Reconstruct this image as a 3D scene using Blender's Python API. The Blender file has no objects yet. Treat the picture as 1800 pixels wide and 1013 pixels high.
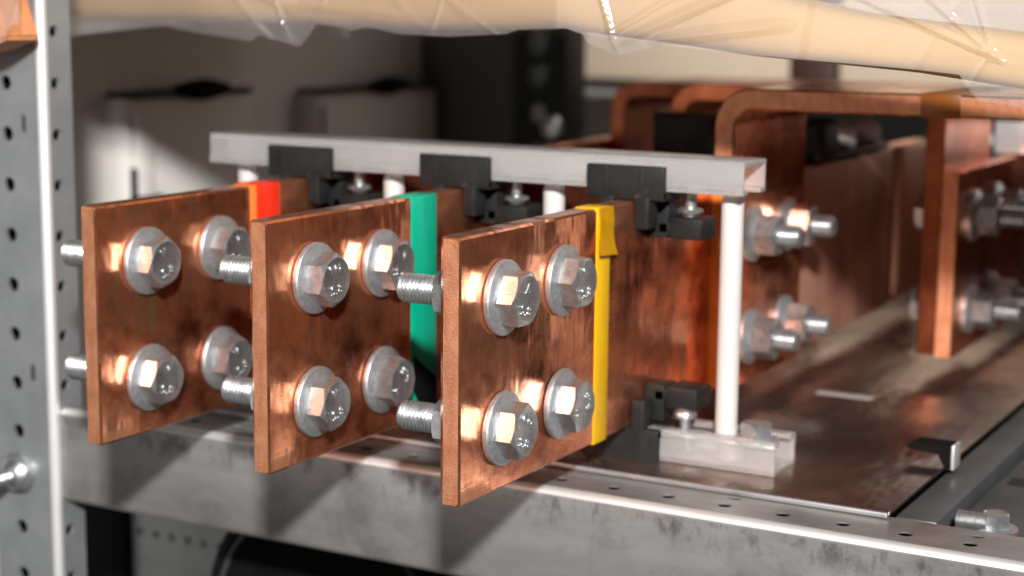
import bpy, bmesh, math, random
from mathutils import Vector, Matrix, noise
random.seed(7)
S = bpy.context.scene
COL = S.collection
PI = math.pi

# ------------------------------------------------------------------ camera
cd = bpy.data.cameras.new('camera'); cam = bpy.data.objects.new('camera', cd); COL.objects.link(cam)
yaw, pitch, roll = 0.508216, 0.161069, 0.010252
cy, sy, cp, sp = math.cos(yaw), math.sin(yaw), math.cos(pitch), math.sin(pitch)
fw = Vector((-sy*cp, cy*cp, -sp)); r0 = Vector((cy, sy, 0)); u0 = r0.cross(fw)
rr = r0*math.cos(roll) + u0*math.sin(roll); uu = u0*math.cos(roll) - r0*math.sin(roll)
M = Matrix((rr, uu, -fw)).transposed().to_4x4(); M.translation = Vector((0.310054, -0.518385, 0.180348))
cam.matrix_world = M
cd.sensor_width = 36; cd.lens = 2991.9/1800*36
cd.clip_start = 0.02; cd.clip_end = 60
cd.dof.use_dof = True; cd.dof.focus_distance = 0.628; cd.dof.aperture_fstop = 8.0; cd.dof.aperture_blades = 0
S.camera = cam

# ------------------------------------------------------------------ light
w = bpy.data.worlds.new('World'); S.world = w; w.use_nodes = True
bg = w.node_tree.nodes['Background']; bg.inputs[0].default_value = (1.0, 0.93, 0.86, 1); bg.inputs[1].default_value = 0.022

def area(name, loc, target, sx, sy_, power, col):
    l = bpy.data.lights.new(name, 'AREA'); l.shape = 'RECTANGLE'; l.size = sx; l.size_y = sy_; l.energy = power; l.color = col
    o = bpy.data.objects.new(name, l); COL.objects.link(o); o.location = loc
    o.rotation_euler = (Vector(target)-Vector(loc)).to_track_quat('-Z', 'Y').to_euler(); return o
area('flash', (0.58, -0.90, 0.62), (-0.12, 0.22, 0.06), 0.09, 0.06, 39, (1.0, 0.975, 0.95))
area('overhead_fill', (0.5, -1.6, 2.2), (0, 0.2, 0), 1.2, 0.5, 2.5, (1.0, 0.95, 0.9))  # added unseen fill from overhead, gives the metals soft glints
sl = bpy.data.lights.new('rear_fill', 'SPOT'); sl.energy = 11; sl.color = (1.0, 0.95, 0.9); sl.spot_size = math.radians(62); sl.spot_blend = 1.0; sl.shadow_soft_size = 0.06  # added unseen spot, brightens the rear wall and cartons
so = bpy.data.objects.new('rear_fill', sl); COL.objects.link(so); so.location = (-0.16, 0.72, 0.62)
so.rotation_euler = (Vector((-0.20, 1.03, 0.10))-so.location).to_track_quat('-Z', 'Y').to_euler()
area('room_fill', (-0.75, -1.3, 0.1), (0, 0.1, 0.05), 0.9, 0.9, 2.6, (1.0, 0.93, 0.89))  # added fill standing in for the bright room out of view

S.render.engine = 'CYCLES'
S.view_settings.view_transform = 'Standard'; S.view_settings.look = 'None'
S.view_settings.exposure = 0; S.view_settings.gamma = 1
S.view_settings.use_curve_mapping = False

# ------------------------------------------------------------------ materials
def mat(name, base, metal=0.0, rough=0.5, c2=None, nscale=60, nstretch=(1, 1, 1), bump=0.0, bscale=300, bstretch=(1, 1, 1),
        rvar=0.0, c3=None, s3=12, t3=(0.55, 0.7), coat=0.0, trans=0.0, ior=1.5, sss=0.0, aniso=0.0):
    m = bpy.data.materials.new(name); m.use_nodes = True
    nt = m.node_tree; N = nt.nodes; L = nt.links; b = N['Principled BSDF']
    b.inputs['Metallic'].default_value = metal; b.inputs['Roughness'].default_value = rough
    b.inputs['Base Color'].default_value = (*base, 1); b.inputs['IOR'].default_value = ior
    b.inputs['Coat Weight'].default_value = coat; b.inputs['Transmission Weight'].default_value = trans
    if sss: b.inputs['Subsurface Weight'].default_value = sss; b.inputs['Subsurface Scale'].default_value = 0.004
    tc = N.new('ShaderNodeTexCoord')
    def nz(scale, stretch, detail=5, ro=0.6):
        mp = N.new('ShaderNodeMapping'); mp.inputs['Scale'].default_value = stretch; L.new(tc.outputs['Object'], mp.inputs[0])
        n = N.new('ShaderNodeTexNoise'); n.inputs['Scale'].default_value = scale; n.inputs['Detail'].default_value = detail
        n.inputs['Roughness'].default_value = ro; L.new(mp.outputs[0], n.inputs['Vector']); return n
    def ramp(src, a, c):
        r = N.new('ShaderNodeMapRange'); r.inputs[1].default_value = a; r.inputs[2].default_value = c; L.new(src, r.inputs[0]); return r.outputs[0]
    col = None
    if c2:
        n = nz(nscale, nstretch); f = ramp(n.outputs[0], 0.35, 0.65)
        mx = N.new('ShaderNodeMix'); mx.data_type = 'RGBA'; L.new(f, mx.inputs[0])
        mx.inputs[6].default_value = (*base, 1); mx.inputs[7].default_value = (*c2, 1); col = mx.outputs[2]
        if c3:
            n3 = nz(s3, (1, 1, 1), 6, 0.65); f3 = ramp(n3.outputs[0], *t3)
            m3 = N.new('ShaderNodeMix'); m3.data_type = 'RGBA'; L.new(f3, m3.inputs[0]); L.new(col, m3.inputs[6])
            m3.inputs[7].default_value = (*c3, 1); col = m3.outputs[2]
        L.new(col, b.inputs['Base Color'])
    if rvar:
        n = nz(nscale*0.7, nstretch); r = N.new('ShaderNodeMapRange'); L.new(n.outputs[0], r.inputs[0])
        r.inputs[1].default_value = 0.3; r.inputs[2].default_value = 0.7
        r.inputs[3].default_value = max(0.03, rough-rvar); r.inputs[4].default_value = rough+rvar; L.new(r.outputs[0], b.inputs['Roughness'])
    if bump:
        n = nz(bscale, bstretch, 4); bp = N.new('ShaderNodeBump'); bp.inputs['Strength'].default_value = bump
        bp.inputs['Distance'].default_value = 0.0006; L.new(n.outputs[0], bp.inputs['Height']); L.new(bp.outputs[0], b.inputs['Normal'])
    return m
COPPER = mat('copper', (0.93, 0.40, 0.215), 0.93, 0.25, (0.70, 0.235, 0.11), 30, (1, 0.6, 1.3), 0.07, 650, (1, 0.06, 1), 0.15, (0.20, 0.045, 0.02), 21, (0.49, 0.66))
def wavy(m, scale, dist, stretch=(1, 1, 1)):
    """second, broad bump: rolled metal is never quite flat"""
    nt = m.node_tree; N = nt.nodes; L = nt.links; b = N['Principled BSDF']; prev = b.inputs['Normal'].links[0].from_socket
    tc = N.new('ShaderNodeTexCoord'); mp = N.new('ShaderNodeMapping'); mp.inputs['Scale'].default_value = stretch; L.new(tc.outputs['Object'], mp.inputs[0])
    n = N.new('ShaderNodeTexNoise'); n.inputs['Scale'].default_value = scale; n.inputs['Detail'].default_value = 3; L.new(mp.outputs[0], n.inputs['Vector'])
    bp = N.new('ShaderNodeBump'); bp.inputs['Strength'].default_value = 1.0; bp.inputs['Distance'].default_value = dist
    L.new(n.outputs[0], bp.inputs['Height']); L.new(prev, bp.inputs['Normal']); L.new(bp.outputs[0], b.inputs['Normal'])
wavy(COPPER, 34, 0.0016, (1, 1.3, 0.6))
COPPERCUT = mat('copper_sawn', (0.84, 0.38, 0.22), 0.8, 0.44, (0.66, 0.25, 0.12), 200, (1, 1, 0.6), 0.55, 1100, (1, 1, 1), 0.08, (0.88, 0.38, 0.11), 45, (0.54, 0.68))
ZINC = mat('zinc', (0.60, 0.62, 0.635), 0.9, 0.32, (0.46, 0.48, 0.495), 350, (1, 1, 1), 0.16, 1600, (1, 1, 1), 0.08)
ZINCR = mat('zinc_rough', (0.50, 0.51, 0.52), 0.8, 0.42, (0.37, 0.38, 0.39), 500, (1, 1, 1), 0.35, 1500, (1, 1, 1), 0.06)
ALU = mat('aluminium', (0.66, 0.645, 0.635), 0.55, 0.40, (0.56, 0.55, 0.54), 60, (0.2, 1, 1), 0.08, 900, (0.05, 1, 1), 0.06)
EDGE = mat('edge_highlight', (0.72, 0.71, 0.70), 0.7, 0.5)  # paler tone paints the highlight along the beam's rounded edge
GALV = mat('galvanised', (0.44, 0.435, 0.43), 0.72, 0.38, (0.35, 0.345, 0.34), 60, (0.22, 1, 1), 0.10, 420, (0.3, 1, 1), 0.09, (0.16, 0.15, 0.14), 24, (0.50, 0.82))
POSTM = mat('post_steel', (0.36, 0.38, 0.39), 0.55, 0.45, (0.29, 0.31, 0.32), 30, (1, 1, 1), 0.08, 400, (1, 1, 1), 0.06)
SHEET = mat('sheet_steel', (0.47, 0.37, 0.325), 0.95, 0.28, (0.25, 0.19, 0.165), 16, (1, 0.6, 1), 0.22, 60, (1, 0.4, 1), 0.12)  # brown tint and blotches paint in the copper reflected by the grey steel
wavy(SHEET, 22, 0.0022, (1.4, 0.7, 1))
RAILD = mat('grey_steel', (0.12, 0.13, 0.133), 0.6, 0.42, (0.085, 0.092, 0.095), 25, (1, 1, 1), 0.05, 300, (1, 1, 1), 0.06)
BLACK = mat('black_plastic', (0.012, 0.0125, 0.012), 0, 0.42, (0.018, 0.018, 0.018), 120, (1, 1, 1), 0.15, 900)
RUBBER = mat('black_rubber', (0.005, 0.005, 0.005), 0, 0.8)
NYLON = mat('white_nylon', (0.53, 0.505, 0.49), 0, 0.42, sss=0.15)
FOAM = mat('tan_foam', (0.49, 0.31, 0.12), 0, 0.6, (0.45, 0.275, 0.10), 25, (1, 1, 1), 0.15, 500)
ORANGE = mat('orange_foam', (0.72, 0.30, 0.13), 0, 0.6, (0.60, 0.24, 0.10), 60, (1, 1, 1), 0.2, 400)
WHITE = mat('white_board', (0.78, 0.75, 0.72), 0, 0.6, (0.70, 0.67, 0.64), 8)
BEIGE = mat('beige_board', (0.62, 0.50, 0.38), 0, 0.7, (0.56, 0.45, 0.34), 6)
DARKST = mat('dark_steel', (0.018, 0.02, 0.018), 0.3, 0.5)
FLOORM = mat('dark_floor', (0.05, 0.048, 0.046), 0, 0.7, (0.035, 0.034, 0.033), 6)
RED = mat('red_tape', (0.80, 0.025, 0.005), 0, 0.38, (0.70, 0.02, 0.005), 90, (1, 1, 0.3), 0.35, 160, (1, 1, 0.4), 0.08); ORT = mat('amber_tape', (0.32, 0.09, 0.004), 0, 0.4)
GREEN = mat('green_tape', (0.0, 0.36, 0.22), 0, 0.32, (0.0, 0.31, 0.185), 90, (1, 1, 0.3), 0.35, 160, (1, 1, 0.4), 0.08); YELLOW = mat('yellow_tape', (0.74, 0.43, 0.001), 0, 0.38, (0.68, 0.37, 0.001), 90, (1, 1, 0.3), 0.35, 160, (1, 1, 0.4), 0.08)

RAILM = mat('frosted_rail', (0.96, 0.94, 0.93), 0.0, 0.20, (0.84, 0.82, 0.81), 40, (0.15, 1, 1), 0.05, 400, (0.05, 1, 1), 0.08, trans=0.80, ior=1.46)
COPPERSHADE = mat('copper_in_shade', (0.50, 0.15, 0.065), 0.9, 0.36, (0.26, 0.07, 0.03), 30, (1, 1, 1), 0.10, 500, (1, 1, 1), 0.08, (0.12, 0.035, 0.02), 12, (0.42, 0.62))  # darker copy of the copper, shade on the rearmost loop painted in
COPPERMID = mat('copper_half_shade', (0.62, 0.20, 0.085), 0.95, 0.32, (0.40, 0.11, 0.045), 30, (1, 1, 1), 0.10, 500, (1, 1, 1), 0.08, (0.2, 0.05, 0.025), 12, (0.45, 0.66))  # dimmer copper, paints the partial shade on the middle loop
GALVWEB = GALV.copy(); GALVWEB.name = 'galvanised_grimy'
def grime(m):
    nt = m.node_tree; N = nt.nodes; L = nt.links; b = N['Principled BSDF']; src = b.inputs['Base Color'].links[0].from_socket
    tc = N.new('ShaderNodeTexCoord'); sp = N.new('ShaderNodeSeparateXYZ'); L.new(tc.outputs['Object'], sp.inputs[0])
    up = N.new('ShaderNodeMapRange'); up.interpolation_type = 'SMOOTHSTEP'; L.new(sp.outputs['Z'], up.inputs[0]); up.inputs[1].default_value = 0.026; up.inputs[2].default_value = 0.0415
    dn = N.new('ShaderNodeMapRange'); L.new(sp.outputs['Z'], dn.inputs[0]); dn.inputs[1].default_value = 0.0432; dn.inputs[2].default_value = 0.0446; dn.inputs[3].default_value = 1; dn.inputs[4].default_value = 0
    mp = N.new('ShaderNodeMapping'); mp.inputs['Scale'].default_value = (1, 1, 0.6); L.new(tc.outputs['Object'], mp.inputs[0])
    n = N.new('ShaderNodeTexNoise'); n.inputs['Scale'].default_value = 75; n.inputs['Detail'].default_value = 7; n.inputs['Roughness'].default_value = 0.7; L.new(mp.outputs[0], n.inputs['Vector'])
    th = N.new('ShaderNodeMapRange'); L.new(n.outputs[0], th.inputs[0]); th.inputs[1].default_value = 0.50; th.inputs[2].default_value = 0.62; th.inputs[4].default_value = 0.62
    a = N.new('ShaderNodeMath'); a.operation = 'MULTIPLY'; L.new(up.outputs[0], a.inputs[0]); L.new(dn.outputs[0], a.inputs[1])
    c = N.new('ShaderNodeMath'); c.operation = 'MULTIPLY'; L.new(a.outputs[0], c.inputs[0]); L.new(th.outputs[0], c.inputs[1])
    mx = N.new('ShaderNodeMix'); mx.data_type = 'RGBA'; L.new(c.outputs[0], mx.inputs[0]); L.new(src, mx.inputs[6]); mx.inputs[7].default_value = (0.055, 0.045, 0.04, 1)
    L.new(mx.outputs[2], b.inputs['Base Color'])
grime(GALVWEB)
RIMM = mat('dark_rim', (0.03, 0.028, 0.026), 0, 0.6)
COPPERDULL = mat('copper_dull', (0.62, 0.33, 0.24), 0.45, 0.5, (0.48, 0.24, 0.17), 22, (1, 1, 0.4), 0.10, 500, (1, 1, 1), 0.08, (0.30, 0.11, 0.07), 11, (0.5, 0.7))
for m_ in (RUBBER, DARKST, BLACK): m_.node_tree.nodes['Principled BSDF'].inputs['Specular IOR Level'].default_value = 0.08 if m_ is RUBBER else 0.22
ORSTRIP = mat('orange_glow', (0.78, 0.24, 0.03), 0.2, 0.35, (0.70, 0.18, 0.03), 60)  # orange tone painted for the bright reflection on the loop edge
def film_mat():
    m = bpy.data.materials.new('clear_film'); m.use_nodes = True; nt = m.node_tree; N = nt.nodes; L = nt.links; N.clear()
    out = N.new('ShaderNodeOutputMaterial'); tr = N.new('ShaderNodeBsdfTransparent'); gl = N.new('ShaderNodeBsdfGlossy'); di = N.new('ShaderNodeBsdfDiffuse'); tl = N.new('ShaderNodeBsdfTranslucent')
    tr.inputs[0].default_value = (0.96, 0.95, 0.95, 1); gl.inputs['Roughness'].default_value = 0.11; gl.inputs[0].default_value = (1, 1, 1, 1)
    di.inputs[0].default_value = (0.78, 0.75, 0.74, 1); tl.inputs[0].default_value = (0.78, 0.75, 0.74, 1)
    lw = N.new('ShaderNodeLayerWeight'); lw.inputs[0].default_value = 0.2
    ma = N.new('ShaderNodeMath'); ma.operation = 'MULTIPLY_ADD'; ma.inputs[1].default_value = 0.30; ma.inputs[2].default_value = 0.055; L.new(lw.outputs['Fresnel'], ma.inputs[0])
    s1 = N.new('ShaderNodeMixShader'); s1.inputs[0].default_value = 0.4; L.new(di.outputs[0], s1.inputs[1]); L.new(tl.outputs[0], s1.inputs[2])
    s2 = N.new('ShaderNodeMixShader'); s2.inputs[0].default_value = 0.24; L.new(tr.outputs[0], s2.inputs[1]); L.new(s1.outputs[0], s2.inputs[2])
    s3 = N.new('ShaderNodeMixShader'); L.new(ma.outputs[0], s3.inputs[0]); L.new(s2.outputs[0], s3.inputs[1]); L.new(gl.outputs[0], s3.inputs[2])
    L.new(s3.outputs[0], out.inputs[0]); return m
FILM = film_mat()

# ------------------------------------------------------------------ helpers
def tag(o, label=None, cat=None, group=None, kind=None):
    if label: o['label'] = label
    if cat: o['category'] = cat
    if group: o['group'] = group
    if kind: o['kind'] = kind
    return o
def empty(name, loc, label, cat, group=None):
    o = bpy.data.objects.new(name, None); COL.objects.link(o); o.location = loc; o.empty_display_size = 0.02
    return tag(o, label, cat, group)
def obj(name, bm, material, parent=None, loc=(0, 0, 0), smooth=30):
    me = bpy.data.meshes.new(name); bm.normal_update(); bm.to_mesh(me); bm.free()
    for m in (material if isinstance(material, (list, tuple)) else [material]): me.materials.append(m)
    if smooth:
        for p in me.polygons: p.use_smooth = True
        me.set_sharp_from_angle(angle=math.radians(smooth))
    o = bpy.data.objects.new(name, me); COL.objects.link(o); o.location = loc
    if parent: o.parent = parent
    return o
def box(bm, x0, x1, y0, y1, z0, z1, bev=0.0, seg=2, mi=0):
    t = bmesh.new()
    bmesh.ops.create_cube(t, size=1)
    for v in t.verts: v.co = Vector(((x0+x1)/2+v.co.x*(x1-x0), (y0+y1)/2+v.co.y*(y1-y0), (z0+z1)/2+v.co.z*(z1-z0)))
    if bev: bmesh.ops.bevel(t, geom=t.edges[:], offset=bev, segments=seg, profile=0.5, affect='EDGES')
    for f in t.faces: f.material_index = mi
    me = bpy.data.meshes.new('tmp'); t.to_mesh(me); t.free(); bm.from_mesh(me); bpy.data.meshes.remove(me)
    return bm
AX = {'x': Matrix.Rotation(PI/2, 4, 'Y'), 'y': Matrix.Rotation(-PI/2, 4, 'X'), 'z': Matrix.Identity(4)}   # local z -> axis
AX['-x'] = Matrix.Rotation(-PI/2, 4, 'Y'); AX['-z'] = Matrix.Rotation(PI, 4, 'X')
def lathe(bm, prof, axis='z', at=(0, 0, 0), n=40):
    T = Matrix.Translation(at) @ AX[axis]; rings = []
    for r, z in prof:
        if r < 1e-7: rings.append([bm.verts.new(T @ Vector((0, 0, z)))])
        else: rings.append([bm.verts.new(T @ Vector((r*math.cos(a), r*math.sin(a), z))) for a in (2*PI*k/n for k in range(n))])
    for A, B in zip(rings, rings[1:]):
        for k in range(n):
            a, b = A[k % len(A)], A[(k+1) % len(A)]; c, d = B[(k+1) % len(B)], B[k % len(B)]
            vs = []
            for v in (a, b, c, d):
                if v not in vs: vs.append(v)
            if len(vs) > 2: bm.faces.new(vs)
    return bm
def hexhead(bm, af, h, axis, at, rot=0.0, recess=0.0, hole=0.0):
    ap = af/2; n = 60; rc = ap*0.94; T = Matrix.Translation(at) @ AX[axis] @ Matrix.Rotation(rot, 4, 'Z')
    def rh(a):
        t = (a + PI/6) % (PI/3) - PI/6; return ap/math.cos(t)
    zt = lambda r: h - max(0, r-rc)*0.62
    rings = []
    for k in range(5):
        row = []
        for i in range(n):
            a = 2*PI*i/n
            r, z = [(rh(a), 0), (rh(a), zt(rh(a))), (rc, h), (rc*0.86, h-recess), (max(hole, 1e-4), h-recess)][k]
            row.append(bm.verts.new(T @ Vector((r*math.cos(a), r*math.sin(a), z))))
        rings.append(row)
    for A, B in zip(rings, rings[1:]):
        for i in range(n): bm.faces.new((A[i], A[(i+1) % n], B[(i+1) % n], B[i]))
    if hole < 1e-4: bm.faces.new(rings[-1])
    bm.faces.new(rings[0][::-1]); return bm
def thread(bm, r, length, axis, at, pitch=0.00175, plain=0.0):
    T = Matrix.Translation(at) @ AX[axis]; n = 28; m = int((length)/pitch*6); rings = []
    for j in range(m+1):
        z = length*j/m; row = []
        for i in range(n):
            a = 2*PI*i/n; t = (z/pitch + i/n) % 1.0; d = abs(t-0.5)*2
            rad = r - 0.00095*(d**1.3)
            e = length - z
            if e < 0.0018: rad = min(rad, r - 0.0019 + e)
            row.append(bm.verts.new(T @ Vector((rad*math.cos(a), rad*math.sin(a), z))))
        rings.append(row)
    for A, B in zip(rings, rings[1:]):
        for i in range(n): bm.faces.new((A[i], A[(i+1) % n], B[(i+1) % n], B[i]))
    bm.faces.new(rings[-1]); bm.faces.new(rings[0][::-1]); return bm
def text_bm(s, size, T, depth=0.00028):
    c = bpy.data.curves.new('t', 'FONT'); c.body = s; c.size = size; c.extrude = depth; c.bevel_depth = 0.00012; c.bevel_resolution = 1
    c.align_x = 'CENTER'; c.align_y = 'CENTER'; c.space_character = 1.15
    o = bpy.data.objects.new('t', c); COL.objects.link(o)
    bpy.context.view_layer.update()
    me = bpy.data.meshes.new_from_object(o.evaluated_get(bpy.context.evaluated_depsgraph_get()))
    bm = bmesh.new(); bm.from_mesh(me); bm.transform(T)
    bpy.data.objects.remove(o); bpy.data.curves.remove(c); bpy.data.meshes.remove(me); return bm
def merge(bm, other):
    me = bpy.data.meshes.new('tmp'); other.to_mesh(me); other.free(); bm.from_mesh(me); bpy.data.meshes.remove(me); return bm
def profile_x(bm, pts, x0, x1, xs=None):
    """closed YZ outline extruded along X"""
    A = [bm.verts.new((x0, y, z)) for y, z in pts]; B = [bm.verts.new((x1, y, z)) for y, z in pts]; n = len(pts)
    for i in range(n): bm.faces.new((A[i], A[(i+1) % n], B[(i+1) % n], B[i]))
    bm.faces.new(A[::-1]); bm.faces.new(B); bmesh.ops.recalc_face_normals(bm, faces=bm.faces[:]); return bm
def perforated(bm, origin, U, V, nU, nV, pu, pv, thick, holes, r=0.0033, n=16):
    """plate of cells pu x pv; hole in cells where holes(i,j); real through holes"""
    U = Vector(U); V = Vector(V); W = U.cross(V); o = Vector(origin)
    P = lambda u, v, w_: o + U*u + V*v + W*w_
    for i in range(nU):
        for j in range(nV):
            u0_, v0_ = i*pu, j*pv; u1_, v1_ = u0_+pu, v0_+pv
            hr = holes(i, j)
            if not hr:
                for w_, rev in ((0, False), (-thick, True)):
                    f = [bm.verts.new(P(*q, w_)) for q in ((u0_, v0_), (u1_, v0_), (u1_, v1_), (u0_, v1_))]
                    bm.faces.new(f[::-1] if rev else f)
                continue
            cu, cv, ru, rv = hr if isinstance(hr, tuple) else (0.5, 0.5, r, r)
            cu = u0_+pu*cu; cv = v0_+pv*cv
            def sq(a):
                c, s = math.cos(a), math.sin(a); k = 1/max(abs(c), abs(s)); x, y = c*k, s*k
                return ((u0_+u1_)/2+x*pu/2, (v0_+v1_)/2+y*pv/2)
            rings = {}
            for w_ in (0, -thick):
                rings[w_] = ([bm.verts.new(P(*sq(2*PI*(k+0.5)/n - PI/n + PI/4), w_)) for k in range(n)],
                             [bm.verts.new(P(cu+ru*math.cos(2*PI*k/n+PI/4), cv+rv*math.sin(2*PI*k/n+PI/4), w_)) for k in range(n)])
            for k in range(n):
                k2 = (k+1) % n; O, I = rings[0]; O2, I2 = rings[-thick]
                bm.faces.new((O[k], O[k2], I[k2], I[k])); bm.faces.new((I2[k], I2[k2], O2[k2], O2[k])); bm.faces.new((I[k], I[k2], I2[k2], I2[k]))
    bmesh.ops.remove_doubles(bm, verts=bm.verts[:], dist=1e-6)
    return bm

# ------------------------------------------------------------------ setting
b = bmesh.new(); box(b, -1.6, 1.0, -0.6, 1.9, -0.46, -0.45); tag(obj('floor', b, FLOORM), kind='structure')

# sheet the bars stand over
b = bmesh.new(); box(b, -0.262, 0.1236, 0.127, 0.98, -0.0165, -0.0150, 0.0005, 2)
sh = obj('steel_shelf_sheet', b, SHEET); tag(sh, 'broad brownish reflecting steel sheet lying under the copper bars', 'sheet')
for x0, y0, x1, y1 in ((-0.055, 0.277, -0.028, 0.284), (0.026, 0.318, 0.056, 0.325), (-0.06, 0.45, -0.03, 0.457), (0.02, 0.48, 0.05, 0.487)):
    b = bmesh.new(); box(b, x0, x1, y0, y1, -0.0150, -0.0144, 0.0003, 1); obj('raised_slot', b, ALU, sh)

# front cross beam: rounded channel with holes along its top flange
bt = empty('cross_beam', (0, 0.096, -0.065), 'long grey galvanised beam crossing below the copper bar ends', 'beam')
b = bmesh.new(); R_ = 0.0035; ya, yb, zt, zb = 0.096, 0.130, -0.0175, -0.0655
pts = [(ya, zb+R_)] + [(ya, zt-R_)] + [(ya+R_-R_*math.cos(a), zt-R_+R_*math.sin(a)) for a in (PI/2*k/8 for k in range(1, 9))]
inn = [(ya+0.002+1e-3-1e-3*math.cos(a), zt-0.002-1e-3+1e-3*math.sin(a)) for a in (PI/2*k/4 for k in range(5))]
lowb = [(ya+R_-R_*math.cos(a), zb+R_-R_*math.sin(a)) for a in (PI/2*k/6 for k in range(6, 0, -1))]
yf = ya+0.0085
outer = pts + [(yf, zt), (yf, zt-0.002)] + inn[::-1] + [(ya+0.002, zb+0.002), (ya+0.03, zb+0.002), (ya+0.03, zb)] + lowb
outer = [(y-0.096, z+0.065) for y, z in outer]
profile_x(b, outer, -0.2895, 0.62)
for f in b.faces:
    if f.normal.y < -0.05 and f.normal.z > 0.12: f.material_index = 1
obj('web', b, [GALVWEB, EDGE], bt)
b = bmesh.new()
perforated(b, (-0.2895, yf-0.096, zt+0.065), (1, 0, 0), (0, 1, 0), 36, 1, 0.025, 0.012, 0.0007, lambda i, j: (0.5, 0.5, 0.0030, 0.0030), n=16)
perforated(b, (-0.2895, yf+0.012-0.096, zt+0.065), (1, 0, 0), (0, 1, 0), 36, 1, 0.025, 0.013, 0.0007, lambda i, j: (0.5, 0.4, 0.0028, 0.0022) if i % 4 == 1 else None, n=16)
bmesh.ops.translate(b, verts=b.verts[:], vec=(0.0120, 0, 0))
obj('flange', b, GALV, bt)
b = bmesh.new(); box(b, -0.286, 0.60, 0.006, 0.033, 0.004, 0.044); obj('shade_filler', b, RUBBER, bt)  # dark box added inside the beam so its holes read as shaded
b = bmesh.new(); box(b, -0.24, 0.1234, 0.1248, 0.1268, -0.0172, -0.0148, 0.0007, 3); obj('front_hem', b, GALV, sh)

# left perforated upright
pt = empty('perforated_upright', (-0.29, 0.092, -0.2), 'grey perforated steel upright with bright rounded corner at the left edge', 'upright')
def upright(parent, M1):
    b = bmesh.new(); z0 = -0.2318+0.2
    perforated(b, (-0.042, 0.0, -0.2+0.0060), (1, 0, 0), (0, 0, 1), 1, 22, 0.0382, 0.025, 0.002, lambda i, j: (0.455, 0.5, 0.0037, 0.0037), n=16)
    obj('front_flange', b, M1, parent)
    b = bmesh.new(); R2 = 0.0038
    po = [(-R2+R2*math.sin(a), R2-R2*math.cos(a)) for a in (PI/2*k/8 for k in range(9))]
    pi_ = [(-R2+(R2-0.002)*math.sin(a), R2-(R2-0.002)*math.cos(a)) for a in (PI/2*k/8 for k in range(8, -1, -1))]
    loop = po+pi_; A = [b.verts.new((x, y, -0.194)) for x, y in loop]; B = [b.verts.new((x, y, -0.194+0.55)) for x, y in loop]; n = len(loop)
    for i in range(n): b.faces.new((A[i], A[(i+1) % n], B[(i+1) % n], B[i]))
    bmesh.ops.recalc_face_normals(b, faces=b.faces[:])
    obj('corner', b, CORNER, parent)
    b = bmesh.new()
    perforated(b, (0, 0.0038, -0.2+0.0060), (0, 1, 0), (0, 0, 1), 1, 22, 0.0157, 0.025, 0.002, lambda i, j: (0.30, 0.5, 0.0030, 0.0030), n=16)
    obj('side_flange', b, M1, parent)
CORNER = mat('corner_highlight', (0.88, 0.88, 0.88), 0.7, 0.45)  # light tone painting the highlight on the upright's rounded corner
pt.location = (-0.29, 0.092, 0.0)
upright(pt, POSTM)
b = bmesh.new(); box(b, -0.040, -0.0065, 0.009, 0.0185, -0.19, 0.35); obj('shade_filler', b, RUBBER, pt)  # added dark filler, stands in for the shade behind the holes
for z in (0.124, 0.0, -0.12):
    b = bmesh.new(); box(b, -0.0145, -0.0115, -0.0004, 0.0002, z-0.004, z+0.004, 0.0002, 1); obj('stamped_slot', b, RAILD, pt)
# bolt through the upright
def hexbolt_small(parent, name, at, axis, af=0.013, h=0.008, wr=0.011, sh=0.0):
    b = bmesh.new(); hexhead(b, af, h, axis, at, 0.3, 0.0004)
    o = obj(name, b, ZINC, parent)
    b = bmesh.new(); lathe(b, [(0, -0.0018), (wr, -0.0018), (wr, -0.0002), (wr*0.95, 0.0002), (0, 0.0002)], axis, at); obj('washer', b, ZINC, o)
    return o
ub = bmesh.new(); hexhead(ub, 0.013, 0.006, '-x', (0, 0, 0), 0, 0)
ub.free()
b = bmesh.new(); AX['-y'] = Matrix.Rotation(PI/2, 4, 'X'); lathe(b, [(0, 0), (0.0105, 0), (0.0105, 0.0015), (0.009, 0.002), (0.0085, 0.005), (0.006, 0.008), (0.003, 0.0092), (0, 0.0095)], '-y', (-0.024, 0, -0.053))
o_ = obj('bolt', b, ZINC, pt)
b = bmesh.new(); thread(b, 0.004, 0.012, '-y', (-0.024, -0.009, -0.053)); obj('bolt_shank', b, ZINC, o_)

# right-hand side rail running back from the beam
rt = empty('side_rail', (0.16, 0.13, -0.07), 'dark grey steel side rail running back along the right edge of the sheet', 'rail')
b = bmesh.new(); box(b, -0.0358, -0.0185, 0.002, 0.85, 0.030, 0.0525, 0.0015, 2); obj('inner_rail', b, RAILD, rt)
b = bmesh.new(); box(b, -0.0165, 0.060, 0.002, 0.85, 0.028, 0.0475, 0.0015, 2); obj('outer_plate', b, RAILD, rt)
for y in (0.09, 0.18, 0.27):
    b = bmesh.new(); box(b, -0.012, -0.004, y, y+0.012, 0.0475, 0.0479); obj('slot_mark', b, DARKST, rt)
hb = hexbolt_small(rt, 'bolt', (0.001, 0.016, 0.050), 'z', 0.010, 0.006, 0.009)
b = bmesh.new(); lathe(b, [(0, 0), (0.004, 0), (0.004, 0.012), (0, 0.013)], '-x', (-0.001, 0.012, 0.052)); obj('bolt_shank', b, ZINC, hb)
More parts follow.
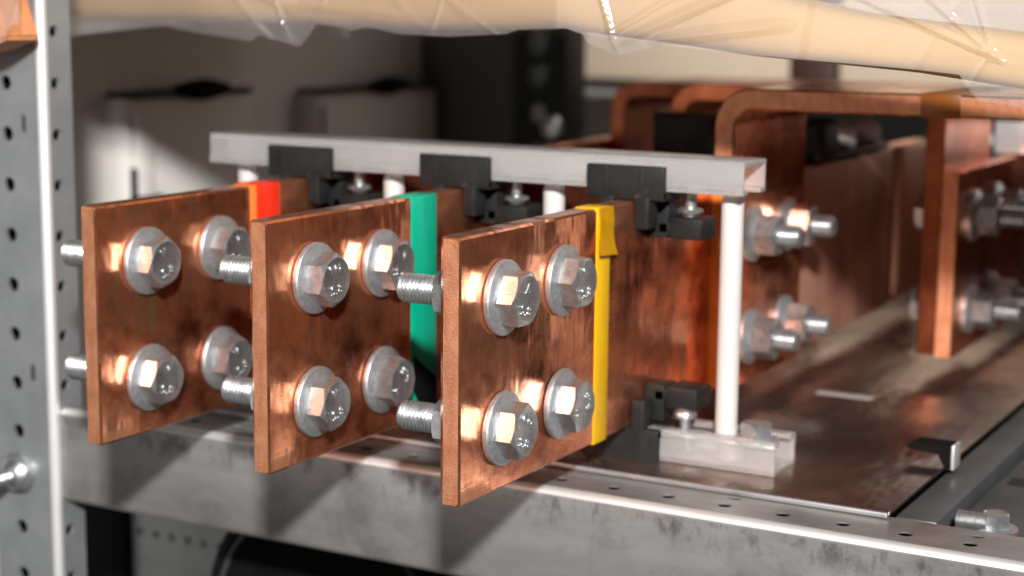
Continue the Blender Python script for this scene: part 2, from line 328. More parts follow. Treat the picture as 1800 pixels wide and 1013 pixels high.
# black hook tab
hk = empty('hook_tab', (0.118, 0.205, -0.0149), 'small black bent tab with pale rounded corner beside the sheet edge', 'tab')
b = bmesh.new()
pts = [(-0.010, 0.0085), (-0.0065, 0.0108), (0.0095, 0.0108), (0.0095, 0.0), (0.0075, -0.0), (0.004, 0.0065), (-0.009, 0.0075)]
A = [b.verts.new((x, -0.003, z)) for x, z in pts]; B = [b.verts.new((x, 0.008, z)) for x, z in pts]; n = len(pts)
for i in range(n): b.faces.new((A[i], A[(i+1) % n], B[(i+1) % n], B[i]))
b.faces.new(A[::-1]); b.faces.new(B); bmesh.ops.recalc_face_normals(b, faces=b.faces[:]); obj('tab', b, RUBBER, hk)
b = bmesh.new(); box(b, 0.0096, 0.0112, -0.003, 0.008, 0.0, 0.0112, 0.0007, 2); obj('edge', b, ALU, hk)

# ------------------------------------------------------------------ background
b = bmesh.new(); box(b, -0.56, -0.52, 0.10, 0.93, -0.44, 0.42, 0.002); tag(obj('side_partition', b, WHITE), 'pale side partition behind the upright crossed by a diagonal shadow', 'partition')
def bin_(y0, y1, zt_, label, capx):
    t = empty('storage_bin', (-0.50, y0, -0.2), label, 'storage bin', 'storage bins beside the side partition')
    b = bmesh.new(); box(b, -0.028, 0.0, 0, y1-y0, 0, zt_+0.2, 0.006, 3); obj('bin_body', b, WHITE, t)
    b = bmesh.new(); box(b, -0.026, 0.004, 0.002, y1-y0-0.004, zt_+0.1985, zt_+0.203, 0.0015, 2); obj('rim', b, RIMM, t)
    b = bmesh.new(); yc = (y1-y0)*0.55
    lathe(b, [(0, -0.030), (0.004, -0.028), (0.007, -0.012), (0.008, 0.0), (0.007, 0.012), (0.004, 0.028), (0, 0.030)], 'y', (0.003, yc, zt_+0.203), 20)
    obj('handle', b, RUBBER, t)
    b = bmesh.new(); box(b, 0.0, 0.005, 0.008, 0.024, 0.0, zt_+0.19, 0.002, 2); obj('corner_rib', b, WHITE, t)
bin_(0.384, 0.527, 0.119, 'pale bin with a dark rim and black handle, nearer the upright', 0)
bin_(0.607, 0.795, 0.114, 'grey bin with a dark rim, farther back near the black post', 0)
b = bmesh.new(); box(b, 0, 0.004, 0, 0.004, 0, 0.024, 0.001); lathe(b, [(0, 0), (0.004, 0), (0.004, 0.03), (0, 0.031)], 'y', (0.002, 0.0, 0.0), 12)
tag(obj('cable_hook', b, RUBBER, None, (-0.498, 0.384, 0.046)), 'thin black hook on the lit lower part of the near bin', 'hook')

# dark panel + black perforated rear post
b = bmesh.new(); box(b, -0.5195, -0.4245, 0.797, 0.84, -0.44, 0.6, 0.002); tag(obj('dark_partition', b, mat('brown_board', (0.06, 0.052, 0.046), 0, 0.7)), 'dark board standing left of the black rear post', 'partition')
t = empty('rear_upright', (-0.400, 0.80, -0.45), 'black perforated rear upright behind the pale rail', 'upright')
b = bmesh.new(); perforated(b, (-0.023, 0, 0), (1, 0, 0), (0, 0, 1), 1, 30, 0.046, 0.035, 0.003, lambda i, j: (0.5, 0.5, 0.008, 0.008)); obj('front_flange', b, DARKST, t)
b = bmesh.new(); box(b, 0.0232, 0.026, 0.0005, 0.04, 0, 1.05, 0.001); obj('side_flange', b, DARKST, t)
for z in (0.530, 0.574, 0.60):
    b = bmesh.new(); lathe(b, [(0, 0), (0.011, 0), (0.008, 0.004), (0, 0.006)], '-y', (0.0 if z > 0.54 else 0.014, -0.0, z)); obj('bolt', b, RAILD if z > 0.54 else ZINC, t)
b = bmesh.new(); box(b, -1.2, 0.9, 1.03, 1.06, -0.45, 0.9); tag(obj('rear_wall', b, WHITE), 'pale grey rear wall far behind the copper loops', 'wall')
b = bmesh.new(); box(b, -0.474, -0.2365, 0.985, 1.028, 0.1154, 0.36, 0.003); tag(obj('cardboard_box', b, BEIGE), 'large beige carton seen between the tan roll and the copper loops', 'carton', 'cartons at the back')
b = bmesh.new(); box(b, -0.19, 0.16, 0.985, 1.028, 0.112, 0.36, 0.003); tag(obj('cardboard_box', b, BEIGE), 'second beige carton right of the dark rear strut', 'carton', 'cartons at the back')
b = bmesh.new(); box(b, -0.236, -0.192, 0.98, 1.0, -0.45, 0.5, 0.002); tag(obj('rear_strut', b, mat('brown_steel', (0.05, 0.02, 0.014), 0.3, 0.5)), 'dark brown rear strut between the two beige cartons', 'strut')
b = bmesh.new(); box(b, -0.22, 0.9, 0.93, 0.978, -0.45, 0.104, 0.003); tag(obj('rear_cabinet', b, DARKST), 'low dark cabinet behind the copper bars', 'cabinet')
# unseen shelf added to throw shade onto the side panel and rear loops
b = bmesh.new(); box(b, -0.60, 0.07, 0.235, 0.60, 0.205, 0.219, 0.002); tag(obj('shade_shelf', b, GALV), 'added unseen shelf above the bars, put there to shade the background', 'shelf')

# below the beam
t = empty('lower_crossbar', (-0.41, 0.26, -0.2), 'grey perforated lower crossbar under the beam', 'crossbar')
b = bmesh.new(); perforated(b, (0.009, 0, 0.0), (1, 0, 0), (0, 0, 1), 14, 1, 0.0135, 0.05, 0.002, lambda i, j: None); b.free()
b = bmesh.new(); perforated(b, (0.018, 0, 0.040), (1, 0, 0), (0, 0, 1), 26, 1, 0.0125, 0.035, 0.002, lambda i, j: (0.5, 0.55, 0.0026, 0.0026)); obj('web', b, POSTM, t)
b = bmesh.new(); box(b, 0.018, 0.343, 0.0, 0.002, -0.12, 0.040, 0.0006, 1); obj('lower_web', b, POSTM, t)
b = bmesh.new(); lathe(b, [(0, 0), (0.072, 0), (0.078, 0.004), (0.080, 0.012), (0.080, 0.10), (0, 0.10)], 'y', (0, 0, 0), 64)
cdm = empty('cable_drum', (-0.168, 0.150, -0.132), 'black round drum in the dark below the beam', 'drum')
obj('drum', b, RUBBER, cdm)
b = bmesh.new(); lathe(b, [(0.066, -0.001), (0.0675, -0.002), (0.069, -0.001), (0.0675, 0.0002), (0.066, -0.001)], 'y', (0, 0, 0), 64); obj('rim_line', b, RIMM, cdm)
b = bmesh.new(); box(b, -0.430, -0.393, 0.255, 0.262, -0.45, -0.085, 0.002); tag(obj('dark_strip', b, RUBBER), 'narrow black strip standing behind the grey upright, below the beam', 'strip')

# ------------------------------------------------------------------ copper bars
def bolt_proto(parent, at, rot, mark, trot, side=1, shank=0.0345, nutface=True):
    """M12 bolt: head on +x side of a 10 mm bar, nut and thread on the far side. at = centre on head-side face"""
    a = Vector(at); ax = 'x' if side > 0 else '-x'; bx = '-x' if side > 0 else 'x'; s = side
    b = bmesh.new(); hexhead(b, 0.0190, 0.0076, ax, a+Vector((s*0.0040, 0, 0)), rot, 0.0005)
    thread(b, 0.0059, shank+0.0135, bx, a+Vector((s*0.0035, 0, 0)))
    o = obj('hex_bolt', b, ZINC, parent)
    b = bmesh.new()
    lathe(b, [(0, 0.0001), (0.0138, 0.0001), (0.0144, 0.0006), (0.0144, 0.0021), (0.0140, 0.0026), (0.0130, 0.0028), (0.0126, 0.0031), (0.0098, 0.0040), (0, 0.0040)], ax, a, 56)
    obj('washer', b, ZINCR, o)
    b = bmesh.new(); q = a+Vector((-s*0.0100, 0, 0))
    lathe(b, [(0, 0.0001), (0.0138, 0.0001), (0.0138, 0.0024), (0.0098, 0.0050), (0, 0.0050)], bx, q, 48)
    obj('washer', b, ZINCR, o)
    b = bmesh.new(); hexhead(b, 0.0185, 0.0105, bx, q+Vector((-s*0.0050, 0, 0)), rot+0.35, 0.0, 0.0055); obj('nut', b, ZINC, o)
    if mark:
        B_ = Matrix(((0, 0, s), (s, 0, 0), (0, 1, 0))).to_4x4()
        T = Matrix.Translation(a+Vector((s*0.01105, 0, 0))) @ B_ @ Matrix.Rotation(trot, 4, 'Z')
        b = text_bm('5.8', 0.0056, T @ Matrix.Translation((0.0002, -0.0043, 0)))
        top = T @ Matrix.Translation((0.0002, 0.0040, 0))
        if mark == 'tri':
            for ang, off in ((0.38, (0.0008, 0)), (-0.38, (-0.0008, 0)), (PI/2, (0, -0.0016))):
                t = bmesh.new(); box(t, -0.0002, 0.0002, -0.0020, 0.0020, -0.0002, 0.0003); t.transform(top @ Matrix.Translation((*off, 0)) @ Matrix.Rotation(ang, 4, 'Z')); merge(b, t)
        else: merge(b, text_bm(mark, 0.0050, top))
        obj('embossed_marking', b, ZINC, o, smooth=0)
    return o

def bar_bm(x0, y1, y0=0.0, cham=0.0029):
    """bar x0..x0+10 mm, y0..y1, z 0..100 mm with slightly rounded edges and a broken left edge at the sawn end"""
    b = bmesh.new(); n = 26
    rows = []
    def sect(y, k, jit):
        e = 0.0011
        pts = []
        for zi in range(n+1):
            z = e + (0.1-2*e)*zi/n; pts.append(('R', z))
        return pts
    e = 0.0009
    loop = [(x0+0.010-e, 0), (x0+0.010, e)] + [(x0+0.010, e+(0.1-2*e)*k/n) for k in range(1, n)] + [(x0+0.010, 0.1-e), (x0+0.010-e, 0.1), (x0+e, 0.1), (x0, 0.1-e)] + [(x0, 0.1-e-(0.1-2*e)*k/n) for k in range(1, n)] + [(x0, e), (x0+e, 0)]
    ys = [y0, y0+0.0010, y0+0.0034] + [y0+0.003+(y1-y0-0.003)*k/6 for k in range(1, 7)]
    rings = []
    for yi, y in enumerate(ys):
        row = []
        for x, z in loop:
            xx, zz, yy = x, z, y
            if yi == 0:
                xc, zc = x0+0.005, 0.05
                inset = 0.0006
                xx = x + (inset if x < xc else -inset)
                zz = z + (inset if z < 0.004 else (-inset if z > 0.096 else 0))
                if x < xc: xx = x0 + cham + 0.0004*noise.noise(Vector((x0*90, 0, z*120)))
                yy = y + 0.00015*noise.noise(Vector((x*300+5, 3, z*200)))
            elif yi == 1 and x < x0+0.005: yy = y0+0.0032
            row.append(b.verts.new((xx, yy, zz)))
        rings.append(row)
    m = len(loop)
    for A, B in zip(rings, rings[1:]):
        for i in range(m):
            f = b.faces.new((A[i], A[(i+1) % m], B[(i+1) % m], B[i]))
            f.material_index = 0
    # end caps as strips
    def cap(row, mi, rev):
        L_ = row[2:2+n-1]; 
        f = b.faces.new(row[::-1] if rev else row); f.material_index = mi
    cap(rings[0], 1, False); cap(rings[-1], 0, True)
    bmesh.ops.recalc_face_normals(b, faces=b.faces[:]); return b

def tape(parent, name, m, x0, ya_, yb_, z0=-0.0, z1=0.1, t=0.0004):
    b = bmesh.new(); box(b, x0-t, x0+0.010+t, ya_, yb_, z0-t, z1+t, 0.0006, 2); return obj(name, b, m, parent)

bars = [(-0.0100, 0.600, 'nearest copper bar, wrapped with a yellow tape band', 'yellow'),
        (-0.0965, 0.60, 'middle copper bar of the three, wrapped with a green tape band', 'green'),
        (-0.1835, 0.70, 'farthest left copper bar, wrapped with a red tape band', 'red')]
bj = random.Random(3)
for bi, (x0, y1, lab, tp) in enumerate(bars):
    t = empty('copper_busbar', (x0, 0, 0), lab, 'copper bar', 'copper bars pointing out over the beam')
    obj('bar', bar_bm(0, y1), [COPPER, COPPERCUT], t)
    marks = [['tri', 'V', 'VM', 'V'], ['VM', 'V', 'V', 'V'], ['V', 'V', 'V', 'V']][bi]
    rots = [[0.05, -0.06, 0.20, 0.10], [0.42, 0.14, 0.26, 0.50], [0.30, -0.12, 0.10, 0.38]][bi]
    tr = [[-0.25, 0.1, -0.35, 1.9], [0.1, -0.5, 0.2, 2.3], [0.3, -0.2, -0.2, 0.5]][bi]
    k = 0
    for z in (0.0745, 0.0240):
        for y in (0.0300, 0.0785):
            bolt_proto(t, (0.010, y, z), rots[k], marks[k], tr[k]); k += 1
    if tp == 'yellow':
        tape(t, 'yellow_tape', YELLOW, 0, 0.1095, 0.1225)
        b = bmesh.new(); z = 0.1006; ring = []
        for i in range(9):
            f = i/8; zz = 0.1004-0.0195*f; off = 0.0108+0.0018*f*f; wd = 0.0066+0.0012*f**2
            ring.append([b.verts.new((off, 0.1170-wd+0.001*math.sin(f*5), zz)), b.verts.new((off+0.0004*math.sin(f*7), 0.1170+wd, zz-0.0012*f))])
        for A, B in zip(ring, ring[1:]): b.faces.new((A[0], A[1], B[1], B[0]))
        bmesh.ops.solidify(b, geom=b.faces[:], thickness=0.0003)
        obj('tape_end', b, YELLOW, t)
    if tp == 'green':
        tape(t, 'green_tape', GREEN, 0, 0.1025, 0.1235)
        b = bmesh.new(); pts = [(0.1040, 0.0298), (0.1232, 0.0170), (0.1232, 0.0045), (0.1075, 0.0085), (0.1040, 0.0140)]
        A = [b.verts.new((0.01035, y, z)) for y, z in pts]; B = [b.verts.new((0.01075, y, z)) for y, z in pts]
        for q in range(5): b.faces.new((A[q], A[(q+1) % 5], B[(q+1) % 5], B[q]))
        b.faces.new(A); b.faces.new(B[::-1]); bmesh.ops.recalc_face_normals(b, faces=b.faces[:]); obj('shade_patch', b, RUBBER, t)  # dark shape laid on to paint the shade across the green tape
    if tp == 'red':
        tape(t, 'amber_tape', mat('orange_edge_tape', (0.75, 0.18, 0.03), 0, 0.4), 0, 0.1020, 0.1245)
        tape(t, 'red_tape', RED, 0, 0.1060, 0.1235, t=0.0008)

# loops (bent straps)
def strap(x_l, x_r, y0, ztop, zbotl, zbotr, width, R=0.018, th=0.010):
    """outer path: up from (x_l,zbotl), bend, run to x_r, bend, down to zbotr"""
    def path(off):
        r = R-off; pts = [(x_l+off, zbotl)]
        cx, cz = x_l+R, ztop-R
        pts += [(cx-r*math.cos(a), cz+r*math.sin(a)) for a in (PI/2*k/10 for k in range(11))]
        cx = x_r-R
        pts += [(cx+r*math.sin(a), cz+r*math.cos(a)) for a in (PI/2*k/10 for k in range(11))]
        pts += [(x_r-off, zbotr)]; return pts
    O, I = path(0), path(th); b = bmesh.new(); e = 0.0008
    def row(P, y): return [b.verts.new((x, y, z)) for x, z in P]
    Pe_o, Pe_i = path(e), path(th-e)
    secs = [row(Pe_o, y0), row(O, y0+e), row(O, y0+width-e), row(Pe_o, y0+width), row(Pe_i, y0+width), row(I, y0+width-e), row(I, y0+e), row(Pe_i, y0)]
    n = len(O)
    for s in range(8):
        A, B = secs[s], secs[(s+1) % 8]
        for i in range(n-1): b.faces.new((A[i], A[i+1], B[i+1], B[i]))
    b.faces.new([s[0] for s in secs]); b.faces.new([s[-1] for s in secs][::-1])
    bmesh.ops.recalc_face_normals(b, faces=b.faces[:])
    for f in b.faces:
        if f.normal.y < -0.9: f.material_index = 1
    return b
loops = [(0.0003, 0.2455, 0.233, 0.1460, 'front bent copper loop rising from the yellow taped bar, amber tape on its top'),
         (-0.0862, 0.0720, 0.375, 0.1415, 'middle bent copper loop, coming down on the two upright strap ends at right'),
         (-0.1732, 0.1585, 0.478, 0.1370, 'rearmost dark bent copper loop with rounded shoulder')]
for li, (xl, xr, y0, zt_, lab) in enumerate(loops):
    t = empty('copper_loop', (xl, y0, 0), lab, 'copper loop', 'bent copper loops joining the bars')
    obj('strap', strap(0, xr-xl, 0, zt_, 0.001, 0.0005, 0.100), [[COPPER, COPPERCUT], [COPPERMID, COPPERMID], [COPPERSHADE, COPPERSHADE]][li], t)
    if li == 0:
        b = bmesh.new(); box(b, -0.0003, 0.0103, -0.0005, 0.004, 0.002, 0.1005, 0.0005); obj('glow_edge_strip', b, ORSTRIP, t)  # added strip, paints the orange reflection on the leg's front edge
        b = bmesh.new(); box(b, 0.098, 0.116, -0.0004, 0.1004, zt_-0.0104, zt_+0.0004, 0.0006); obj('amber_tape', b, ORT, t)
    # joint bolts: heads behind the bar, nuts and thread ends facing right
    for z in (0.0745, 0.0235):
        for y in (0.026, 0.074):
            b = bmesh.new(); q = Vector((0.0100, y, z))
            L_ = 0.0265 if li == 0 else 0.03
            thread(b, 0.0057, L_+0.0235, 'x', q+Vector((-0.0235, 0, 0))); hexhead(b, 0.0185, 0.0075, '-x', q+Vector((-0.0235, 0, 0)), 0.3+y*9, 0.0)
            o = obj('joint_bolt', b, ZINC, t)
            b = bmesh.new(); lathe(b, [(0, 0.0001), (0.0138, 0.0001), (0.0138, 0.0024), (0.0098, 0.0050), (0, 0.0050)], 'x', q, 40); obj('washer', b, ZINCR, o)
            b = bmesh.new(); hexhead(b, 0.0185, 0.0105, 'x', q+Vector((0.0050, 0, 0)), 0.2+z*9+y*5, 0.0, 0.0055); obj('nut', b, ZINC, o)
            if li < 2:
                b = bmesh.new(); q = Vector((xr-xl+0.0100, y, z)); thread(b, 0.0057, 0.030+0.022, 'x', q+Vector((-0.022, 0, 0)))
                hexhead(b, 0.0185, 0.0075, '-x', q+Vector((-0.0220, 0, 0)), 0.25, 0.0)
                o = obj('joint_bolt', b, ZINC, t)
                b = bmesh.new(); lathe(b, [(0, 0.0001), (0.0138, 0.0001), (0.0138, 0.0020), (0, 0.0020)], '-x', q+Vector((-0.02, 0, 0)), 40); obj('washer', b, ZINCR, o)
                b = bmesh.new(); lathe(b, [(0, 0.0001), (0.0138, 0.0001), (0.0138, 0.0024), (0.0098, 0.0050), (0, 0.0050)], 'x', q, 40); obj('washer', b, ZINCR, o)
                b = bmesh.new(); hexhead(b, 0.0185, 0.0105, 'x', q+Vector((0.0050, 0, 0)), 0.5, 0.0, 0.0055); obj('nut', b, ZINC, o)
# small splice strap lapped on the nearest bar, far back
b = bmesh.new(); box(b, 0, 0.004, 0, 0.168, 0, 0.0985, 0.0015, 3); tag(obj('splice_plate', b, COPPERDULL, None, (0.0003, 0.345, 0.001)), 'dull pinkish copper plate on the nearest bar just behind its loop', 'splice plate', 'dull splice plates')
b = bmesh.new(); box(b, 0, 0.008, 0, 0.075, 0, 0.094, 0.003, 3); tag(obj('splice_plate', b, COPPERDULL, None, (0.0003, 0.520, 0.006)), 'short dull copper plate with rounded corners at the far end of the nearest bar', 'splice plate', 'dull splice plates')
# second set of bars, right and behind
for i, (x0, y0, y1) in enumerate(((0.0723, 0.370, 0.95), (0.1588, 0.485, 0.95), (0.2458, 0.228, 0.95))):
    t = empty('copper_busbar', (x0, y0, 0), ['upright copper bar end right of the middle loop, seen edge on', 'copper bar behind the right picture edge, joined to the rear loop', 'copper bar past the right picture edge, joined to the front loop'][i], 'copper bar', 'second set of copper bars at right')
    obj('bar', bar_bm(0, y1-y0, 0, 0.0012), [COPPER, COPPERCUT], t)

# ------------------------------------------------------------------ busbar support: two rails, rods, clips
sup = empty('busbar_support', (0, 0.150, -0.015), 'pale channel rails above and below the copper bars, joined by white rods', 'bar support')
LZ = 0.015
def crail(x0, x1, zc, flip):
    w_, h_, th, lip = 0.027, 0.0145, 0.0022, 0.0065
    p = [(0, 0), (lip, 0), (lip, th), (th, th), (th, h_-th), (w_-th, h_-th), (w_-th, th), (w_-lip, th), (w_-lip, 0), (w_, 0), (w_, h_), (0.0008, h_), (0.0008, 0.0034), (0, 0.0034)]
    if flip: p = [(y, h_-z) for y, z in p]
    b = bmesh.new(); profile_x(b, [(y, z+zc) for y, z in p], x0, x1)
    es = [e for e in b.edges]
    bmesh.ops.bevel(b, geom=es, offset=0.0004, segments=2, profile=0.5, affect='EDGES'); return b
obj('upper_rail', crail(-0.236, 0.0480, 0.1045+LZ, False), RAILM, sup)
obj('lower_rail', crail(-0.236, 0.0660, -0.0150+0.0003+LZ, True), RAILM, sup)
def rod_bm(x, z0, z1):
    b = bmesh.new(); r = 0.0049
    lathe(b, [(0, z0+LZ), (r*0.8, z0+LZ), (r, z0+0.001+LZ), (r, z1-0.004+LZ), (r*0.93, z1-0.0022+LZ), (r*0.72, z1-0.0006+LZ), (0, z1-0.0002+LZ)], 'z', (x, 0.0135, 0), 32); return b
for x in (0.0385, -0.0483, -0.1350, -0.2225): obj('white_rod', rod_bm(x, -0.0128, 0.1043), NYLON, sup)
def clip(xc, lower):
    """black moulded clip gripping a bar (bar centre xc); mirrored for the bottom"""
    f = (lambda z: 0.1-z) if lower else (lambda z: z)
    def bz(b, x0, x1, y0, y1, z0, z1, bev=0.0007):
        a, c = sorted((f(z0), f(z1))); box(b, xc+x0, xc+x1, y0-0.150, y1-0.150, a+LZ, c+LZ, bev)
    b = bmesh.new()
    bz(b, -0.0185, 0.0185, 0.1462, 0.1498, 0.1008, 0.1153)           # front plate over the rail
    bz(b, -0.0185, 0.0185, 0.1465, 0.1765, 0.1004, 0.1043)           # bridge under the rail
    bz(b, 0.0053, 0.0118, 0.1460, 0.1560, 0.0880, 0.1020)            # jaw
    bz(b, -0.0118, -0.0053, 0.1460, 0.1560, 0.0900, 0.1020)
    bz(b, -0.0095, -0.0078, 0.1456, 0.1464, 0.1010, 0.1150, 0.0003)  # ribs
    bz(b, 0.0073, 0.0090, 0.1454, 0.1464, 0.0890, 0.1150, 0.0003)
    bz(b, 0.0054, 0.0150, 0.1600, 0.1740, 0.0830, 0.0995)
    bz(b, 0.0160, 0.0310, 0.1590, 0.1760, 0.0830, 0.0925)
    bz(b, 0.0100, 0.0180, 0.1600, 0.1740, 0.0850, 0.0900)
    o = obj('insulator_clip', b, BLACK, sup)
    b = bmesh.new(); z = f(0.0955)
    if lower: lathe(b, [(0, z-0.001+LZ), (0.0052, z-0.001+LZ), (0.0054, z+LZ), (0.0048, z+0.0018+LZ), (0.0032, z+0.0034+LZ), (0.0012, z+0.0042+LZ), (0, z+0.0043+LZ)], 'z', (xc+0.0245, 0.0120, 0), 32); lathe(b, [(0.0026, z-0.016+LZ), (0.0026, z+LZ)], 'z', (xc+0.0245, 0.0120, 0), 20)
    else: lathe(b, [(0, z-0.003+LZ), (0.0034, z-0.0024+LZ), (0.0042, z-0.001+LZ), (0.0056, z-0.0006+LZ), (0.0058, z+0.0004+LZ), (0.0050, z+0.0012+LZ), (0.0026, z+0.0016+LZ), (0.0026, z+0.009+LZ)], 'z', (xc+0.0245, 0.0120, 0), 32)
    obj('screw', b, ZINC, o)
for xc in (-0.0050, -0.0915, -0.1785):
    clip(xc, False); clip(xc, True)
b = bmesh.new(); hexhead(b, 0.0130, 0.0062, 'z', (0.0525, 0.0135, -0.0012+LZ), 0.3, 0.0003); lathe(b, [(0, -0.0028+LZ), (0.0095, -0.0028+LZ), (0.0095, -0.0012+LZ), (0, -0.0010+LZ)], 'z', (0.0525, 0.0135, 0)); obj('hex_screw', b, ZINC, sup)

# rear clamp on the nearest bar and rear rail on the right set
t = empty('rear_clamp', (-0.005, 0.37, 0.1), 'black plastic clamp with two pale knobs on the back of the nearest bar', 'clamp')
b = bmesh.new(); box(b, -0.012, 0.012, 0.0, 0.03, 0.0004, 0.024, 0.004, 3); box(b, -0.010, 0.010, 0.03, 0.13, 0.0004, 0.0042, 0.001); obj('clamp', b, BLACK, t)
for y in (0.062, 0.108):
    b = bmesh.new(); lathe(b, [(0, 0.004), (0.0085, 0.004), (0.0098, 0.009), (0.0090, 0.016), (0.005, 0.021), (0, 0.0215)], 'z', (0.001, y, 0)); obj('knob', b, NYLON, t)
t = empty('rear_rail', (0.068, 0.50, 0.1005), 'pale rail end on top of the right-hand copper bars', 'rail')
b = bmesh.new(); box(b, 0.0, 0.25, 0, 0.028, 0, 0.0205, 0.001); obj('rail', b, ALU, t)
b = bmesh.new(); lathe(b, [(0, 0), (0.004, 0), (0.005, 0.003), (0.005, 0.016), (0, 0.017)], 'z', (-0.0115, 0.014, -0.006)); box(b, -0.012, 0.0, 0.010, 0.018, 0.004, 0.010); obj('rod_end', b, NYLON, t)
# black block beside the middle loop
b = bmesh.new(); box(b, -0.004, 0.034, -0.014, 0.0, 0.0, 0.030, 0.002); tag(obj('insulator_block', b, BLACK, None, (-0.0860, 0.374, 0.0955)), 'black insulating block in front of the middle loop leg', 'block')

# ------------------------------------------------------------------ tan foam roll with clear film
def interp(tab, x):
    if x <= tab[0][0]: return tab[0][1]
    for (a, za), (c, zc) in zip(tab, tab[1:]):
        if x <= c: return za+(zc-za)*(x-a)/(c-a)
    return tab[-1][1]
mm = lambda T: [(a/1000, c/1000) for a, c in T]
FB3 = [(-0.4500, 0.1950, 0.1643), (-0.4227, 0.1950, 0.1679), (-0.3716, 0.1874, 0.1733), (-0.2691, 0.1706, 0.1741), (-0.1782, 0.1539, 0.1735), (-0.1113, 0.1402, 0.1718), (-0.0504, 0.1265, 0.1725), (-0.0252, 0.1204, 0.1736), (-0.0170, 0.1200, 0.1718), (0.0195, 0.1200, 0.1680), (0.0566, 0.1200, 0.1638), (0.1255, 0.1200, 0.1588), (0.1680, 0.1200, 0.1534), (0.2270, 0.1200, 0.1494), (0.40, 0.12, 0.140)]
FB = [(a, c) for a, _, c in FB3]; YB = [(a, c) for a, c, _ in FB3]
FT = [(-0.45, 0.225), (-0.02, 0.235), (0.035, 0.235), (0.055, 0.1915), (0.0795, 0.1859), (0.1024, 0.1812), (0.1668, 0.1742), (0.2256, 0.1691), (0.40, 0.160)]
fr = empty('foam_roll', (0, 0.12, 0.17), 'long tan foam roll under wrinkled clear film across the top', 'foam roll')
b = bmesh.new(); rings = []
for i in range(121):
    x = -0.44+0.80*i/120; zb_, zt_ = interp(FB, x), interp(FT, x); h = (zt_-zb_)/2; zc = (zt_+zb_)/2; row = []
    for k in range(28):
        a = 2*PI*k/28; ca, sa = math.cos(a), math.sin(a); pw = 0.45
        yy = 0.018*math.copysign(abs(ca)**pw, ca); zz = h*math.copysign(abs(sa)**0.6, sa)
        d = 0.0006*noise.noise(Vector((x*40, a, 0)))
        row.append(b.verts.new((x, 0.018+yy+d+interp(YB, x)-0.12, zc-0.17+zz)))
    rings.append(row)
for A, B in zip(rings, rings[1:]):
    for k in range(28): b.faces.new((A[k], A[(k+1) % 28], B[(k+1) % 28], B[k]))
b.faces.new(rings[0][::-1]); b.faces.new(rings[-1]); bmesh.ops.recalc_face_normals(b, faces=b.faces[:])
obj('foam', b, FOAM, fr, smooth=60)
FL = [(a, c) for a, c in ((-0.4440, 0.1580), (-0.3812, 0.1629), (-0.2998, 0.1703), (-0.2840, 0.1716), (-0.2730, 0.1695), (-0.2199, 0.1644), (-0.2137, 0.1676), (-0.1857, 0.1626), (-0.1707, 0.1736), (-0.1548, 0.1725), (-0.1480, 0.1708), (-0.1362, 0.1725), (-0.1181, 0.1697), (-0.0867, 0.1690), (-0.0535, 0.1708), (-0.0455, 0.1728), (-0.0205, 0.1737), (-0.0126, 0.1714), (-0.0112, 0.1680), (0.0020, 0.1629), (0.0222, 0.1674), (0.0347, 0.1668), (0.0590, 0.1646), (0.1273, 0.1603), (0.1444, 0.1589), (0.1467, 0.1552), (0.1512, 0.1495), (0.1698, 0.1472), (0.2284, 0.1419), (0.30, 0.14))]
FOLDS = []
fr_ = random.Random(11)
for _ in range(20):
    cx_, cz_ = fr_.uniform(-0.42, 0.30), fr_.uniform(0.15, 0.20); an = fr_.choice((0.25, -0.3, 0.5, 1.2, -0.9, 0.12)) + fr_.uniform(-0.25, 0.25)
    FOLDS.append((cx_, cz_, math.cos(an), math.sin(an), fr_.uniform(0.02, 0.06), fr_.uniform(0.0009, 0.0022), fr_.uniform(0.0003, 0.0012)))
# the long folds that meet at the gathered corner near the right end, and those fanning from the hanging tip
for (ax_, az_, bx_, bz_, wd, hh) in ((0.158, 0.1655, 0.098, 0.190, 0.0009, 0.0032), (0.158, 0.1655, 0.128, 0.190, 0.0009, 0.0030), (0.1565, 0.167, 0.148, 0.190, 0.0008, 0.0022), (0.1485, 0.152, 0.157, 0.166, 0.0009, 0.0022),
        (0.004, 0.168, 0.062, 0.192, 0.0016, 0.0030), (0.020, 0.1695, 0.075, 0.176, 0.0020, 0.0022), (0.003, 0.164, -0.006, 0.192, 0.0012, 0.0024),
        (-0.205, 0.166, -0.23, 0.19, 0.0012, 0.003), (-0.19, 0.164, -0.20, 0.19, 0.0012, 0.003), (-0.187, 0.164, -0.165, 0.185, 0.0012, 0.0028)):
    l = math.hypot(bx_-ax_, bz_-az_); FOLDS.append(((ax_+bx_)/2, (az_+bz_)/2, (bx_-ax_)/l, (bz_-az_)/l, l/2, wd, hh))
def crease(x, z, seed):
    s = 0.0006*noise.noise(Vector((x*14, z*22, seed)))*2
    x += 0.0012*noise.noise(Vector((x*25, z*25, 5.0)))
    if seed > 0: x += seed*0.02
    for cx_, cz_, c, sn, hl, wd, hh in FOLDS:
        dx, dz = x-cx_, z-cz_; al = dx*c+dz*sn; ac = -dx*sn+dz*c
        if abs(al) < hl*1.25 and abs(ac) < wd*5: s += hh*0.55*min(1, 2.5*(1-abs(al)/hl/1.25))*math.exp(-(ac/(wd*1.1))**2)
    return s
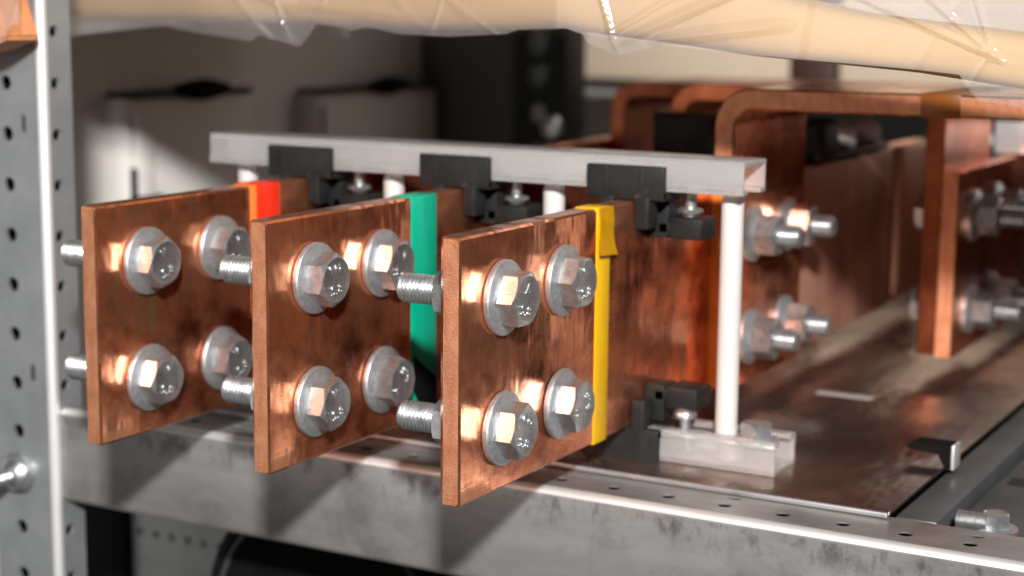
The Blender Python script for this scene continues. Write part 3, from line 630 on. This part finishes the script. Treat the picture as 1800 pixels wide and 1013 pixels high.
def film_sheet(x0, x1, n, back, seed, lowtab, ztop=0.200, flat=False):
    b = bmesh.new(); m = 90; rows = []
    for i in range(n+1):
        x = x0+(x1-x0)*i/n; zl = interp(lowtab, x); row = []
        for j in range(m+1):
            v = j/m; z = ztop+(zl-ztop)*v
            y = -0.0012-crease(x, z, seed)
            if not flat:
                y += interp(YB, x)-0.12
                ext = max(0, interp(FB, x)-z)
                if ext > 0: y += min(ext*0.4, 0.004)
            row.append(b.verts.new((x, y+back, z-0.17)))
        rows.append(row)
    for A, B in zip(rows, rows[1:]):
        for j in range(m): b.faces.new((A[j], A[j+1], B[j+1], B[j]))
    # turn under and up behind the roll so hanging parts are two layers
    return b
obj('clear_film', film_sheet(-0.44, 0.300, 900, 0.0, 0.0, FL), FILM, fr, smooth=28)
FL2 = [(x, max(z+0.0006, min(z+0.003, 0.172))) for x, z in FL]
obj('clear_film', film_sheet(-0.44, 0.300, 300, 0.0035+0.036, 4.2, FL2, 0.185), FILM, fr, smooth=28)
# orange foam end at the top left corner
t = empty('orange_foam_block', (-0.30, 0.062, 0.16), 'orange block at the top left corner wrapped in clear film', 'foam block')
b = bmesh.new(); pts = [(-0.06, -0.010), (0.002, 0.000), (0.018, 0.0055), (0.012, 0.021), (0.008, 0.04), (-0.06, 0.04)]
A = [b.verts.new((x, 0, z)) for x, z in pts]; B = [b.verts.new((x, 0.022, z)) for x, z in pts]; n = len(pts)
for i in range(n): b.faces.new((A[i], A[(i+1) % n], B[(i+1) % n], B[i]))
b.faces.new(A[::-1]); b.faces.new(B); bmesh.ops.recalc_face_normals(b, faces=b.faces[:]); bmesh.ops.bevel(b, geom=b.edges[:], offset=0.0015, segments=2, affect='EDGES'); obj('block', b, ORANGE, t)
FL3 = [(-0.380, 0.150), (-0.300, 0.1585), (-0.283, 0.164), (-0.276, 0.172), (-0.26, 0.173)]
b = film_sheet(-0.37, -0.272, 90, 0.0, 9.0, FL3, flat=True); bmesh.ops.translate(b, verts=b.verts[:], vec=(0.30, -0.0005, 0.010)); obj('clear_film', b, FILM, t, smooth=28)
# grey plate above the roll at right
b = bmesh.new(); box(b, 0.04, 0.36, 0.160, 0.190, 0.1905, 0.204, 0.001); tag(obj('grey_cover', b, ALU), 'pale grey cover above the foam roll at the top right', 'cover')
